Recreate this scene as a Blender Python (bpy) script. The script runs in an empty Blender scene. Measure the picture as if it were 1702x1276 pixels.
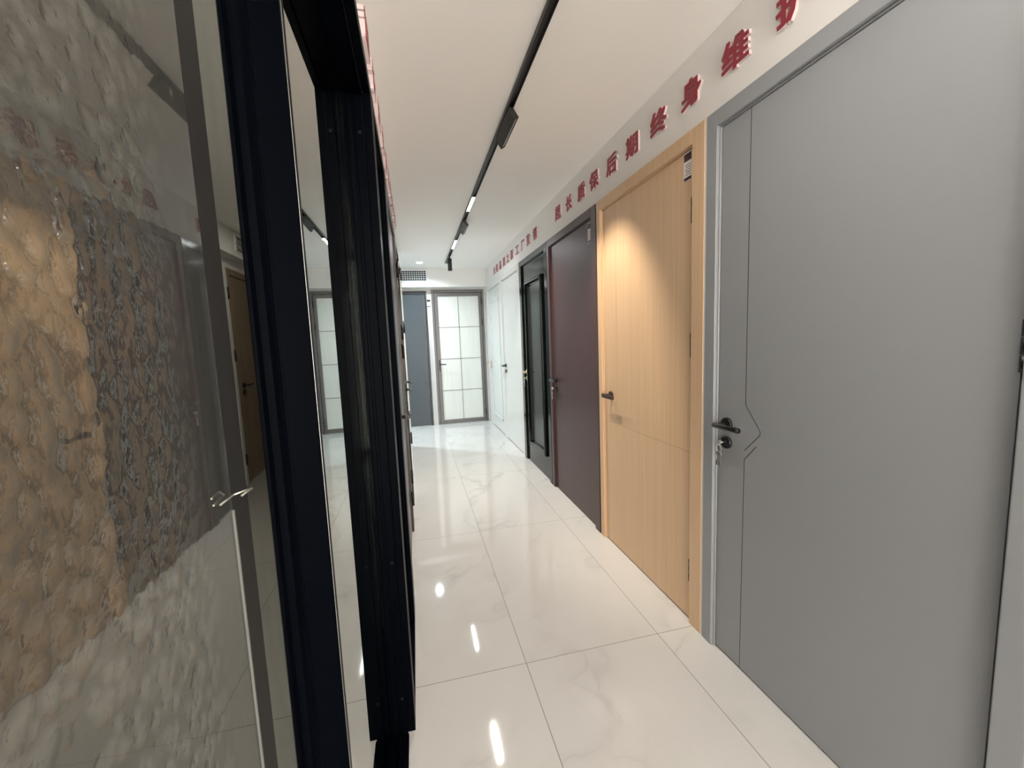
import bpy, bmesh, math, random
from mathutils import Vector, Matrix

C = bpy.context.scene.collection
S = bpy.context.scene
R_ = math.radians

# ------------------------------------------------------------------ camera
F, YAW, PIT, ROL, HC = 683.81, 0.2294, -0.1077, -0.0397, 1.32
fw = Vector((math.sin(YAW) * math.cos(PIT), math.cos(YAW) * math.cos(PIT), math.sin(PIT)))
rt = Vector((math.cos(YAW), -math.sin(YAW), 0.0))
up = rt.cross(fw)
r2 = math.cos(ROL) * rt + math.sin(ROL) * up
u2 = -math.sin(ROL) * rt + math.cos(ROL) * up
cd = bpy.data.cameras.new('camera')
cam = bpy.data.objects.new('camera', cd)
C.objects.link(cam)
cam.matrix_world = Matrix(((r2.x, u2.x, -fw.x, 0), (r2.y, u2.y, -fw.y, 0), (r2.z, u2.z, -fw.z, HC), (0, 0, 0, 1)))
cd.sensor_fit = 'HORIZONTAL'
cd.sensor_width = 36.0
cd.lens = 36.0 * F / 1702.0
cd.clip_start = 0.01
S.camera = cam

# ------------------------------------------------------------------ world, exposure
w = bpy.data.worlds.new('world')
S.world = w
w.use_nodes = True
w.node_tree.nodes['Background'].inputs[0].default_value = (1.0, 0.94, 0.86, 1)
w.node_tree.nodes['Background'].inputs[1].default_value = 6.0  # general fill, let in by the added opening behind the camera
S.view_settings.view_transform = 'Standard'
S.view_settings.look = 'None'
S.view_settings.exposure = 1.13
S.view_settings.gamma = 1.0
S.view_settings.use_curve_mapping = False
S.cycles.use_denoising = True
S.cycles.max_bounces = 14
S.cycles.diffuse_bounces = 6
S.cycles.glossy_bounces = 8
S.cycles.transparent_max_bounces = 16
S.cycles.caustics_reflective = False
S.cycles.caustics_refractive = False
S.cycles.sample_clamp_indirect = 6.0


def lamp(name, kind, loc, power, col, rot=(0, 0, 0), **kw):
    d = bpy.data.lights.new(name, kind)
    d.energy = power
    d.color = col
    for k, v in kw.items():
        setattr(d, k, v)
    o = bpy.data.objects.new(name, d)
    o.location = loc
    o.rotation_euler = rot
    C.objects.link(o)
    return o


WARM, COOL = (1.0, 0.93, 0.84), (0.80, 0.94, 1.0)
RX = 0.52                                            # the rail's place across the aisle


def strip_light(y0, y1, power, col, spread=165):
    lamp('strip_light', 'AREA', (RX, (y0 + y1) / 2, 2.4155), power, col, shape='RECTANGLE', size=0.022, size_y=y1 - y0, spread=R_(spread))


strip_light(3.27, 3.62, 9.5, WARM, 118)
strip_light(4.64, 5.06, 2.2, (0.96, 0.98, 1.0))
strip_light(0.55, 0.90, 3.2, WARM)  # added fill lamp, out of view over the near grey door
strip_light(-1.25, -0.90, 7, WARM)  # added fill lamp, out of view behind the camera


def grille_beam(y, power, col):
    # each tilted grille spotlight throws a beam on the doors beside it
    p, q = Vector((0.550, y, 2.362)), Vector((1.16, y + 0.06, 1.22))
    lamp('grille_beam', 'SPOT', p, power, col, (q - p).to_track_quat('-Z', 'Y').to_euler(), spot_size=R_(62), spot_blend=0.75, shadow_soft_size=0.009)


grille_beam(2.20, 36, (1.0, 0.89, 0.72))
grille_beam(4.02, 13, (0.95, 0.98, 1.0))
lamp('downlight_glow', 'AREA', (0.148, 6.03, 2.428), 6.5, COOL, shape='DISK', size=0.085, spread=R_(150))
lamp('side_downlight_glow', 'AREA', (-0.95, 6.0, 2.428), 20, COOL, shape='DISK', size=0.085, spread=R_(150))
lamp('next_aisle_fill', 'AREA', (-1.0, 4.2, 2.428), 3.0, WARM, shape='DISK', size=0.085)  # added lamp with no visible source, dimly lights the brown door

# ------------------------------------------------------------------ materials


def mat(name, col, rough=0.5, metal=0.0, spec=0.5, coat=0.0):
    m = bpy.data.materials.new(name)
    m.use_nodes = True
    b = m.node_tree.nodes['Principled BSDF']
    b.inputs['Base Color'].default_value = (*col, 1)
    b.inputs['Roughness'].default_value = rough
    b.inputs['Metallic'].default_value = metal
    b.inputs['Specular IOR Level'].default_value = spec
    b.inputs['Coat Weight'].default_value = coat
    return m


class NT:
    def __init__(s, m):
        s.t = m.node_tree
        s.b = s.t.nodes.get('Principled BSDF')

    def n(s, typ, **kw):
        x = s.t.nodes.new(typ)
        for k, v in kw.items():
            setattr(x, k, v)
        return x

    def l(s, a, b):
        s.t.links.new(a, b)

    def math(s, op, a, b=None, c=None):
        x = s.n('ShaderNodeMath', operation=op)
        for i, v in enumerate((a, b, c)):
            if v is None:
                continue
            if isinstance(v, (int, float)):
                x.inputs[i].default_value = v
            else:
                s.l(v, x.inputs[i])
        return x.outputs[0]

    def noise(s, vec, scale, detail=4, rough=0.5, dist=0.0):
        x = s.n('ShaderNodeTexNoise')
        x.inputs['Scale'].default_value = scale
        x.inputs['Detail'].default_value = detail
        x.inputs['Roughness'].default_value = rough
        x.inputs['Distortion'].default_value = dist
        s.l(vec, x.inputs['Vector'])
        return x.outputs[0]

    def map(s, vec, scale=(1, 1, 1), loc=(0, 0, 0), rot=(0, 0, 0)):
        x = s.n('ShaderNodeMapping')
        x.inputs['Scale'].default_value = scale
        x.inputs['Location'].default_value = loc
        x.inputs['Rotation'].default_value = rot
        s.l(vec, x.inputs['Vector'])
        return x.outputs[0]

    def ramp(s, fac, stops):
        x = s.n('ShaderNodeValToRGB')
        e = x.color_ramp.elements
        while len(e) < len(stops):
            e.new(0.5)
        for i, (p, c) in enumerate(stops):
            e[i].position = p
            e[i].color = (*c, 1) if len(c) == 3 else c
        s.l(fac, x.inputs[0])
        return x.outputs[0]

    def bump(s, h, strength, dist):
        x = s.n('ShaderNodeBump')
        x.inputs['Strength'].default_value = strength
        x.inputs['Distance'].default_value = dist
        s.l(h, x.inputs['Height'])
        return x

    def pos(s):
        return s.n('ShaderNodeNewGeometry').outputs['Position']


def fine_bump(m, scale, strength, dist=0.001):
    n = NT(m)
    b = n.bump(n.noise(n.pos(), scale, 3), strength, dist)
    n.l(b.outputs[0], n.b.inputs['Normal'])
    return m


M = {}
M['paint'] = fine_bump(mat('white_wall_paint', (0.84, 0.825, 0.805), 0.6), 90, 0.08)
M['ceil'] = fine_bump(mat('ceiling_paint', (0.95, 0.925, 0.895), 0.55), 60, 0.05)
M['dark_paint'] = fine_bump(mat('charcoal_paint', (0.03, 0.03, 0.032), 0.7), 90, 0.08)
M['grey'] = fine_bump(mat('grey_lacquer', (0.268, 0.278, 0.292), 0.42), 500, 0.06, 0.0004)
M['groove'] = mat('dark_inlay', (0.02, 0.02, 0.02), 0.4)
M['black_alu'] = fine_bump(mat('black_aluminium', (0.0012, 0.0018, 0.0034), 0.36, 0, 0.02), 700, 0.05, 0.0003)
M['black_seal'] = mat('rubber_seal', (0.008, 0.009, 0.009), 0.6, 0, 0.1)
M['grey_seal'] = mat('grey_brush_seal', (0.45, 0.46, 0.47), 0.5)
M['edge'] = mat('bare_aluminium_edge', (0.60, 0.58, 0.54), 0.35, 1.0)
M['taupe'] = fine_bump(mat('taupe_aluminium', (0.13, 0.122, 0.122), 0.34, 0.35), 500, 0.05, 0.0003)
M['charcoal'] = fine_bump(mat('charcoal_aluminium', (0.016, 0.016, 0.016), 0.45, 0, 0.1), 500, 0.05, 0.0003)
M['bead'] = mat('grey_bead', (0.16, 0.16, 0.15), 0.4)
M['slate'] = fine_bump(mat('slate_lacquer', (0.042, 0.058, 0.070), 0.35), 400, 0.05, 0.0004)
M['slate_frame'] = mat('slate_frame_lacquer', (0.012, 0.014, 0.018), 0.35)
M['white_door'] = fine_bump(mat('white_lacquer', (0.70, 0.71, 0.69), 0.3), 300, 0.04, 0.0004)
M['black_lacquer'] = mat('black_green_lacquer', (0.004, 0.006, 0.005), 0.12, 0, 0.42)
M['black_panel'] = mat('black_panel_lacquer', (0.020, 0.024, 0.021), 0.24, 0, 0.5)
M['bronze'] = mat('dark_bronze', (0.045, 0.022, 0.018), 0.35, 0.5)
M['black_metal'] = mat('black_metal', (0.006, 0.006, 0.007), 0.35)
M['chrome'] = mat('chrome', (0.75, 0.74, 0.72), 0.15, 1.0)
M['brass'] = mat('pale_brass', (0.80, 0.66, 0.42), 0.2, 1.0)
M['steel'] = mat('key_steel', (0.62, 0.60, 0.58), 0.3, 1.0)
M['red'] = mat('red_acrylic', (0.30, 0.018, 0.040), 0.35)
M['acrylic'] = mat('pale_pink_acrylic', (0.76, 0.64, 0.64), 0.3)
M['acrylic'].node_tree.nodes['Principled BSDF'].inputs['Subsurface Weight'].default_value = 0.0
M['tag_white'] = mat('tag_paper', (0.78, 0.72, 0.72), 0.5)
M['tag_brown'] = mat('tag_brown_print', (0.045, 0.012, 0.014), 0.5)
M['vent_white'] = mat('vent_enamel', (0.80, 0.82, 0.83), 0.4)
M['vent_dark'] = mat('duct_dark', (0.012, 0.016, 0.03), 0.8)
M['spot_black'] = mat('spotlight_black', (0.012, 0.013, 0.012), 0.4)
M['spot_cell'] = mat('spotlight_reflector', (0.35, 0.36, 0.36), 0.3, 0.7)
M['soffit'] = mat('soffit_paint', (0.72, 0.71, 0.68), 0.6)


def wood(name, c0, c1, rough=0.42, sy=46.0):
    m = mat(name, c0, rough)
    n = NT(m)
    p = n.pos()
    a = n.noise(n.map(p, (sy * 0.5, sy, 1.1)), 1.0, 6, 0.6, 0.4)
    b = n.noise(n.map(p, (sy * 2, sy * 4.5, 3.0)), 1.0, 4, 0.6)
    f = n.math('ADD', n.math('MULTIPLY', a, 0.6), n.math('MULTIPLY', b, 0.4))
    col = n.ramp(f, [(0.3, c1), (0.68, c0)])
    n.l(col, n.b.inputs['Base Color'])
    bm_ = n.bump(b, 0.06, 0.0006)
    n.l(bm_.outputs[0], n.b.inputs['Normal'])
    return m


M['oak'] = wood('light_oak_veneer', (0.68, 0.47, 0.29), (0.56, 0.375, 0.225))
M['maroon'] = wood('maroon_veneer', (0.062, 0.026, 0.025), (0.042, 0.016, 0.016), 0.36)
M['brown'] = wood('mid_brown_veneer', (0.30, 0.225, 0.15), (0.24, 0.175, 0.115))
M['dark_brown'] = wood('dark_brown_veneer', (0.06, 0.038, 0.032), (0.04, 0.024, 0.02), 0.35)


def floor_mat():
    m = mat('polished_marble_tile', (0.8, 0.8, 0.8), 0.04, 0, 0.40)
    n = NT(m)
    p = n.pos()
    sx = n.n('ShaderNodeSeparateXYZ')
    n.l(p, sx.inputs[0])
    u = n.math('DIVIDE', n.math('SUBTRACT', sx.outputs[0], 0.366), 0.6034)
    v = n.math('DIVIDE', n.math('SUBTRACT', sx.outputs[1], 1.510), 1.2175)
    iu, iv = n.math('FLOOR', u), n.math('FLOOR', v)
    fu, fv = n.math('FRACT', u), n.math('FRACT', v)
    du = n.math('MULTIPLY', n.math('MINIMUM', fu, n.math('SUBTRACT', 1.0, fu)), 0.6034)
    dv = n.math('MULTIPLY', n.math('MINIMUM', fv, n.math('SUBTRACT', 1.0, fv)), 1.2175)
    d = n.math('MINIMUM', du, dv)
    g = n.math('LESS_THAN', d, 0.0014)
    # every tile takes its own piece of the marble
    off = n.n('ShaderNodeCombineXYZ')
    n.l(n.math('MULTIPLY', iu, 3.7), off.inputs[0])
    n.l(n.math('MULTIPLY', iv, 5.3), off.inputs[1])
    n.l(n.math('ADD', n.math('MULTIPLY', iu, 1.3), n.math('MULTIPLY', iv, 2.1)), off.inputs[2])
    ad = n.n('ShaderNodeVectorMath', operation='ADD')
    n.l(p, ad.inputs[0])
    n.l(off.outputs[0], ad.inputs[1])
    q = ad.outputs[0]
    warp = n.n('ShaderNodeTexNoise')
    warp.inputs['Scale'].default_value = 1.6
    warp.inputs['Detail'].default_value = 5
    n.l(q, warp.inputs['Vector'])
    ws = n.n('ShaderNodeVectorMath', operation='SCALE')
    n.l(warp.outputs['Color'], ws.inputs[0])
    ws.inputs['Scale'].default_value = 0.55
    a2 = n.n('ShaderNodeVectorMath', operation='ADD')
    n.l(n.map(q, (1, 1, 1), (0, 0, 0), (0, 0, 0.5)), a2.inputs[0])
    n.l(ws.outputs[0], a2.inputs[1])
    nz = n.noise(n.map(a2.outputs[0], (1.5, 0.75, 1)), 1.25, 3, 0.5)
    vein = n.math('ABSOLUTE', n.math('SUBTRACT', nz, 0.5))
    vm = n.ramp(vein, [(0.0, (1, 1, 1)), (0.010, (0.4, 0.4, 0.4)), (0.045, (0, 0, 0))])
    msk = n.ramp(n.noise(q, 2.2, 3), [(0.42, (0, 0, 0)), (0.66, (1, 1, 1))])
    vf = n.math('MULTIPLY', n.math('MULTIPLY', vm, msk), 0.6)
    cl = n.ramp(n.noise(q, 1.1, 4), [(0.35, (0.555, 0.546, 0.527)), (0.65, (0.590, 0.581, 0.562))])
    mx = n.n('ShaderNodeMixRGB')
    n.l(vf, mx.inputs[0])
    n.l(cl, mx.inputs[1])
    mx.inputs[2].default_value = (0.40, 0.385, 0.37, 1)
    m2 = n.n('ShaderNodeMixRGB')
    n.l(g, m2.inputs[0])
    n.l(mx.outputs[0], m2.inputs[1])
    m2.inputs[2].default_value = (0.20, 0.185, 0.165, 1)
    n.l(m2.outputs[0], n.b.inputs['Base Color'])
    n.l(n.math('ADD', n.math('MULTIPLY', g, 0.5), 0.045), n.b.inputs['Roughness'])
    return m


M['floor'] = floor_mat()


def glass(name, fac_lo, fac_hi, tint, bumpy=False, body=(0.05, 0.05, 0.045), body_fac=0.0):
    """Coated sheet glass: a mirror part that grows towards grazing view, a tinted clear part, and for patterned glass a little body."""
    m = bpy.data.materials.new(name)
    m.use_nodes = True
    t = m.node_tree
    t.nodes.remove(t.nodes['Principled BSDF'])
    n = NT(m)
    out = t.nodes['Material Output']
    lw = n.n('ShaderNodeLayerWeight')
    lw.inputs['Blend'].default_value = 0.5
    gl = n.n('ShaderNodeBsdfGlossy')
    gl.inputs['Color'].default_value = (0.94, 0.96, 0.93, 1)
    gl.inputs['Roughness'].default_value = 0.0
    tr = n.n('ShaderNodeBsdfTransparent')
    tr.inputs['Color'].default_value = (*tint, 1)
    df = n.n('ShaderNodeBsdfDiffuse')
    df.inputs['Color'].default_value = (*body, 1)
    base = n.n('ShaderNodeMixShader')
    base.inputs[0].default_value = body_fac
    n.l(tr.outputs[0], base.inputs[1])
    n.l(df.outputs[0], base.inputs[2])
    mr = n.n('ShaderNodeMapRange')
    n.l(n.math('POWER', lw.outputs['Facing'], 3.0), mr.inputs[0])
    mr.inputs['To Min'].default_value = fac_lo
    mr.inputs['To Max'].default_value = fac_hi
    fac = mr.outputs[0]
    under = base.outputs[0]
    if bumpy:
        # hammered face: rounded cells that fade out towards the stile, over a flat back face that mirrors cleanly
        p = n.pos()
        sp = n.n('ShaderNodeSeparateXYZ')
        n.l(p, sp.inputs[0])
        wv = n.n('ShaderNodeTexNoise')
        wv.inputs['Scale'].default_value = 55
        n.l(p, wv.inputs['Vector'])
        sc = n.n('ShaderNodeVectorMath', operation='SCALE')
        n.l(wv.outputs['Color'], sc.inputs[0])
        sc.inputs['Scale'].default_value = 0.75
        ad = n.n('ShaderNodeVectorMath', operation='ADD')
        n.l(n.map(p, (1, 84, 62), (0, 0, 0), (0.5, 0, 0)), ad.inputs[0])
        n.l(sc.outputs[0], ad.inputs[1])
        vo = n.n('ShaderNodeTexVoronoi', feature='SMOOTH_F1')
        vo.inputs['Scale'].default_value = 1.0
        vo.inputs['Smoothness'].default_value = 0.5
        n.l(ad.outputs[0], vo.inputs['Vector'])
        mk = n.n('ShaderNodeMapRange')
        mk.inputs['From Min'].default_value = 0.445
        mk.inputs['From Max'].default_value = 0.375
        n.l(sp.outputs[1], mk.inputs[0])
        fine = n.noise(p, 260, 2)
        h = n.math('MULTIPLY', n.math('MULTIPLY_ADD', fine, 0.12, vo.outputs['Distance']), mk.outputs[0])
        b = n.bump(h, 0.8, 0.0035)
        g2 = n.n('ShaderNodeBsdfGlossy')
        g2.inputs['Color'].default_value = (0.9, 0.9, 0.86, 1)
        g2.inputs['Roughness'].default_value = 0.09
        n.l(b.outputs[0], g2.inputs['Normal'])
        n.l(b.outputs[0], df.inputs['Normal'])
        b2 = n.bump(h, 0.3, 0.00016)
        n.l(b2.outputs[0], gl.inputs['Normal'])
        gl.inputs['Roughness'].default_value = 0.02
        m2 = n.n('ShaderNodeMixShader')
        n.l(n.math('MULTIPLY', mk.outputs[0], 0.11), m2.inputs[0])
        n.l(under, m2.inputs[1])
        n.l(g2.outputs[0], m2.inputs[2])
        under = m2.outputs[0]
        # the thick rims of the cells take light away from the mirror
        rim = n.ramp(vo.outputs['Distance'], [(0.30, (0, 0, 0)), (0.62, (1, 1, 1))])
        fac = n.math('MULTIPLY', fac, n.math('SUBTRACT', 1.0, n.math('MULTIPLY', n.math('MULTIPLY', rim, mk.outputs[0]), 0.45)))
    mx = n.n('ShaderNodeMixShader')
    n.l(fac, mx.inputs[0])
    n.l(under, mx.inputs[1])
    n.l(gl.outputs[0], mx.inputs[2])
    n.l(mx.outputs[0], out.inputs['Surface'])
    return m


M['glass_tex'] = glass('hammered_tinted_glass', 0.18, 0.28, (0.20, 0.20, 0.19), True, (0.10, 0.10, 0.092), 0.35)
M['glass_grey'] = glass('grey_tinted_glass', 0.02, 0.08, (0.60, 0.61, 0.59))
M['glass_front'] = glass('clear_mirror_glass', 0.12, 0.95, (0.45, 0.46, 0.45))
M['glass_rear'] = glass('clear_rear_glass', 0.08, 0.45, (0.35, 0.36, 0.35))


def frosted():
    m = mat('frosted_pane_glass', (0.74, 0.78, 0.735), 0.22, 0, 0.5)
    n = NT(m)
    c = n.ramp(n.noise(n.map(n.pos(), (30, 30, 1.5)), 1.0, 3), [(0.3, (0.70, 0.725, 0.68)), (0.7, (0.745, 0.765, 0.72))])
    n.l(c, n.b.inputs['Base Color'])
    return m


M['frost'] = frosted()


def emit(name, col, st):
    m = bpy.data.materials.new(name)
    m.use_nodes = True
    b = m.node_tree.nodes['Principled BSDF']
    b.inputs['Emission Color'].default_value = (*col, 1)
    b.inputs['Emission Strength'].default_value = st
    return m


M['led'] = emit('led_diffuser', (1.0, 0.97, 0.92), 14.0)
M['led_cool'] = emit('led_cool_diffuser', (0.95, 0.98, 1.0), 12.0)

# ------------------------------------------------------------------ mesh helpers


def nb():
    return bmesh.new()


def box(bm, x0, x1, y0, y1, z0, z1, mi=0):
    vs = [bm.verts.new((x, y, z)) for x in (x0, x1) for y in (y0, y1) for z in (z0, z1)]
    for q in ((0, 1, 3, 2), (4, 6, 7, 5), (0, 4, 5, 1), (2, 3, 7, 6), (0, 2, 6, 4), (1, 5, 7, 3)):
        f = bm.faces.new([vs[i] for i in q])
        f.material_index = mi
    return vs


def cyl(bm, p0, p1, r0, r1=None, seg=20, mi=0, caps=True):
    p0, p1 = Vector(p0), Vector(p1)
    r1 = r0 if r1 is None else r1
    d = (p1 - p0).normalized()
    a = d.orthogonal().normalized()
    b = d.cross(a)
    ra, rb = [], []
    for i in range(seg):
        t = 2 * math.pi * i / seg
        e = a * math.cos(t) + b * math.sin(t)
        ra.append(bm.verts.new(p0 + e * r0))
        rb.append(bm.verts.new(p1 + e * r1))
    for i in range(seg):
        j = (i + 1) % seg
        f = bm.faces.new((ra[i], ra[j], rb[j], rb[i]))
        f.material_index = mi
        f.smooth = True
    if caps:
        f = bm.faces.new(list(reversed(ra)))
        f.material_index = mi
        f = bm.faces.new(rb)
        f.material_index = mi


def prism(bm, pts, h0, h1, axis='z', mi=0):
    """closed outline (2-D) pushed from h0 to h1 along an axis; the outline's pair is the other two axes in x, y, z order"""
    def P(a, b, h):
        return {'x': (h, a, b), 'y': (a, h, b), 'z': (a, b, h)}[axis]
    lo = [bm.verts.new(P(a, b, h0)) for a, b in pts]
    hi = [bm.verts.new(P(a, b, h1)) for a, b in pts]
    k = len(pts)
    fs = [bm.faces.new(lo), bm.faces.new(hi)]
    for i in range(k):
        j = (i + 1) % k
        fs.append(bm.faces.new((lo[i], lo[j], hi[j], hi[i])))
    for f in fs:
        f.material_index = mi


def tube(bm, pts, r, seg=12, mi=0):
    for a, b in zip(pts, pts[1:]):
        cyl(bm, a, b, r, r, seg, mi)


def worldloc(o):
    v = Vector((0, 0, 0))
    while o:
        v = v + Vector(o.location)
        o = o.parent
    return v


def obj(name, bm, mats, parent=None, loc=None, bevel=0.0):
    """links a mesh drawn in world coordinates as one object; its origin goes to loc, or to its parent's origin"""
    bmesh.ops.recalc_face_normals(bm, faces=bm.faces)
    me = bpy.data.meshes.new(name)
    base = worldloc(parent) if parent else Vector(loc or (0, 0, 0))
    bmesh.ops.translate(bm, verts=bm.verts, vec=-base)
    bm.to_mesh(me)
    bm.free()
    for m in (mats if isinstance(mats, (list, tuple)) else [mats]):
        me.materials.append(M[m])
    o = bpy.data.objects.new(name, me)
    C.objects.link(o)
    if parent:
        o.parent = parent
    else:
        o.location = base
    if bevel:
        md = o.modifiers.new('bevel', 'BEVEL')
        md.width = bevel
        md.segments = 2
        md.limit_method = 'ANGLE'
        md.angle_limit = R_(50)
    return o


def tag(o, label, cat, group=None, kind=None):
    o['label'] = label
    o['category'] = cat
    if group:
        o['group'] = group
    if kind:
        o['kind'] = kind
    return o


def thing(name, loc, label, cat, group=None, kind='thing'):
    o = bpy.data.objects.new(name, None)
    C.objects.link(o)
    o.location = loc
    o.empty_display_size = 0.05
    return tag(o, label, cat, group, kind)


def struct(name, bm, mats, label=None, cat=None, bevel=0.0):
    o = obj(name, bm, mats, bevel=bevel)
    o['kind'] = 'structure'
    if label:
        o['label'] = label
        o['category'] = cat
    return o


# ------------------------------------------------------------------ the room
CZ = 2.44          # ceiling
XW = 1.17          # right wall face
XL = 1.161         # door leaf face on the right
XJ = 1.143         # door frame face on the right
YE = 6.66          # end wall
YH = 6.50          # header face in front of it
DT = 2.134         # top of the door frames

b = nb(); box(b, -2.3, 1.40, -2.6, 7.0, -0.06, 0.0)
struct('floor', b, 'floor', 'white polished marble floor of large tiles with grey veins', 'floor')
b = nb(); box(b, -2.3, 1.40, -2.6, 7.0, CZ, CZ + 0.06)
struct('ceiling', b, 'ceil', 'flat white ceiling above the aisle', 'ceiling')
b = nb()
box(b, XW, XW + 0.10, -2.5, YE, DT + 0.001, CZ - 0.001)        # band above the doors
box(b, 1.225, 1.27, -2.5, YE, 0.0, DT)                          # wall behind the doors
box(b, 1.146, 1.225, 1.4480, 1.4560, 0.0, DT)                    # filler strip between two frames
box(b, XW, 1.225, 6.425, YE, 0.0, DT)
box(b, XW, 1.225, -2.5, -0.46, 0.0, DT)
struct('wall_right', b, 'paint', 'white wall with red characters above a row of doors', 'wall')
b = nb(); box(b, -2.2, 1.27, YE, YE + 0.10, 0.0, CZ - 0.001)
struct('wall_end', b, 'paint', 'white end wall holding the frosted glass door', 'wall')
b = nb(); box(b, -2.2, XW - 0.001, YH, YE, 2.163, CZ - 0.001)
struct('trim_1', b, 'paint', 'white boxed header with air vent above the end doors', 'header')
b = nb()
box(b, -2.3, -1.70, -2.6, -2.5, 0.0, CZ - 0.001); box(b, 1.20, 1.40, -2.6, -2.5, 0.0, CZ - 0.001)
box(b, -1.70, 1.20, -2.6, -2.5, 2.36, CZ - 0.001)
struct('wall_back', b, 'paint', 'white wall around the added fill opening behind the camera', 'wall')
b = nb()
for (p0, p1, q0, q1) in ((-1.70, -1.64, 0, 2.36), (1.14, 1.20, 0, 2.36), (-0.28, -0.22, 0, 2.36), (-1.64, -0.28, 0, 0.06), (-1.64, -0.28, 2.30, 2.36), (-0.22, 1.14, 0, 0.06), (-0.22, 1.14, 2.30, 2.36)):
    box(b, p0, p1, -2.58, -2.53, q0, q1)
struct('fill_opening', b, 'black_alu', 'added unseen opening behind the camera that lets in fill light', 'window')  # frame of an added opening; world light through it serves as fill
b = nb()
box(b, -0.25, -0.108, -2.5, 5.38, 2.082, CZ - 0.001)            # band above the sliding doors
box(b, -0.25, -0.108, 2.02, 5.38, 0.0, 2.081)
box(b, -0.25, -0.108, -2.5, -0.60, 0.0, 2.081)
struct('wall_left', b, 'paint', 'white wall above the black framed doors', 'wall')
b = nb(); box(b, -1.80, -1.70, -2.5, 5.38, 0.0, CZ - 0.001)
struct('wall_next', b, 'paint', 'white wall of the next aisle behind the glass', 'wall')
b = nb(); box(b, -1.80, -0.25, 5.32, 5.38, 0.0, CZ - 0.001)
struct('wall_light_block', b, 'dark_paint', 'added dark partition keeping side passage light out of the next aisle', 'wall')  # unseen wall, added dark so nothing bright shows through the clear panes
b = nb(); box(b, -2.3, -2.2, 5.3, YE, 0.0, CZ - 0.001); box(b, -2.2, -1.80, 5.32, 5.38, 0.0, CZ - 0.001)
struct('wall_side', b, 'paint', 'white wall of the side passage', 'wall')

# ------------------------------------------------------------------ door hardware


def lever_side(root, y, z, xf, m, dirn=-1, length=0.125, bar='round', keyhole=True, rose_r=0.026):
    """lever handle on a right-hand wall door (face at xf, sticking out to -x); the lever points along y by dirn"""
    hb = nb()
    if bar == 'round':
        px = xf - 0.052
        tube(hb, [(px, y + 0.012 * -dirn, z), (px, y + length * dirn, z)], 0.0105, 16)
        cyl(hb, (px, y + length * dirn, z), (px, y + (length + 0.004) * dirn, z), 0.0105, 0.007, 16)
        cyl(hb, (px, y - 0.012 * dirn, z), (px, y - 0.016 * dirn, z), 0.0105, 0.007, 16)
        cyl(hb, (xf - 0.008, y, z), (px, y, z), 0.009, 0.009, 16)
    else:
        px = xf - 0.055
        y0, y1 = sorted((y - 0.012 * dirn, y + length * dirn))
        box(hb, px - 0.006, px + 0.006, y0, y1, z - 0.012, z + 0.012)
        box(hb, px, xf - 0.007, y - 0.009, y + 0.009, z - 0.009, z + 0.009)
    h = obj('handle', hb, m, root, bevel=0.002)
    rb = nb(); cyl(rb, (xf, y, z), (xf - 0.009, y, z), rose_r, rose_r * 0.93, 28)
    obj('rose', rb, m, h)
    if keyhole:
        kb = nb(); cyl(kb, (xf, y, z - 0.072), (xf - 0.009, y, z - 0.072), rose_r * 0.96, rose_r * 0.9, 28)
        cyl(kb, (xf - 0.009, y, z - 0.068), (xf - 0.0125, y, z - 0.068), 0.008, 0.008, 16)
        obj('keyhole_plate', kb, m, h)
    return h


def hinge_side(root, y, zc, xf, m='black_metal', hgt=0.105):
    hb = nb()
    for k in range(3):
        z0 = zc - hgt / 2 + k * hgt / 3
        cyl(hb, (xf - 0.005, y, z0 + 0.001), (xf - 0.005, y, z0 + hgt / 3 - 0.001), 0.0062, None, 14)
    return obj('hinge', hb, m, root)


def frame_side(root, y0, y1, w0, w1, m, ztop=DT, step=0.0, xj=XJ):
    """door frame on the right-hand wall: two jambs and a head, with the thin rebate behind them"""
    fb = nb()
    box(fb, xj, 1.222, y0, y0 + w0, 0.0, ztop)
    box(fb, xj, 1.222, y1 - w1, y1, 0.0, ztop)
    box(fb, xj + step, 1.222, y0 + w0, y1 - w1, ztop - 0.058, ztop)
    # stop bead set back from the face
    box(fb, xj + 0.012, 1.222, y0 + w0, y0 + w0 + 0.006, 0.0, ztop - 0.058)
    box(fb, xj + 0.012, 1.222, y1 - w1 - 0.006, y1 - w1, 0.0, ztop - 0.058)
    box(fb, xj + 0.012, 1.222, y0 + w0, y1 - w1, ztop - 0.064, ztop - 0.058)
    return obj('door_frame', fb, m, root, bevel=0.004)


def strip_yz(bm, pts, wd, x0, x1, mi):
    for (ya, za), (yb, zb) in zip(pts, pts[1:]):
        d = Vector((yb - ya, zb - za)).normalized()
        nrm = Vector((-d.y, d.x)) * wd / 2
        e = d * wd * 0.3
        prism(bm, [(ya - e.x + nrm.x, za - e.y + nrm.y), (yb + e.x + nrm.x, zb + e.y + nrm.y),
                   (yb + e.x - nrm.x, zb + e.y - nrm.y), (ya - e.x - nrm.x, za - e.y - nrm.y)], x0, x1, 'x', mi)


ROW = 'doors on show along the right wall'

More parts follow.
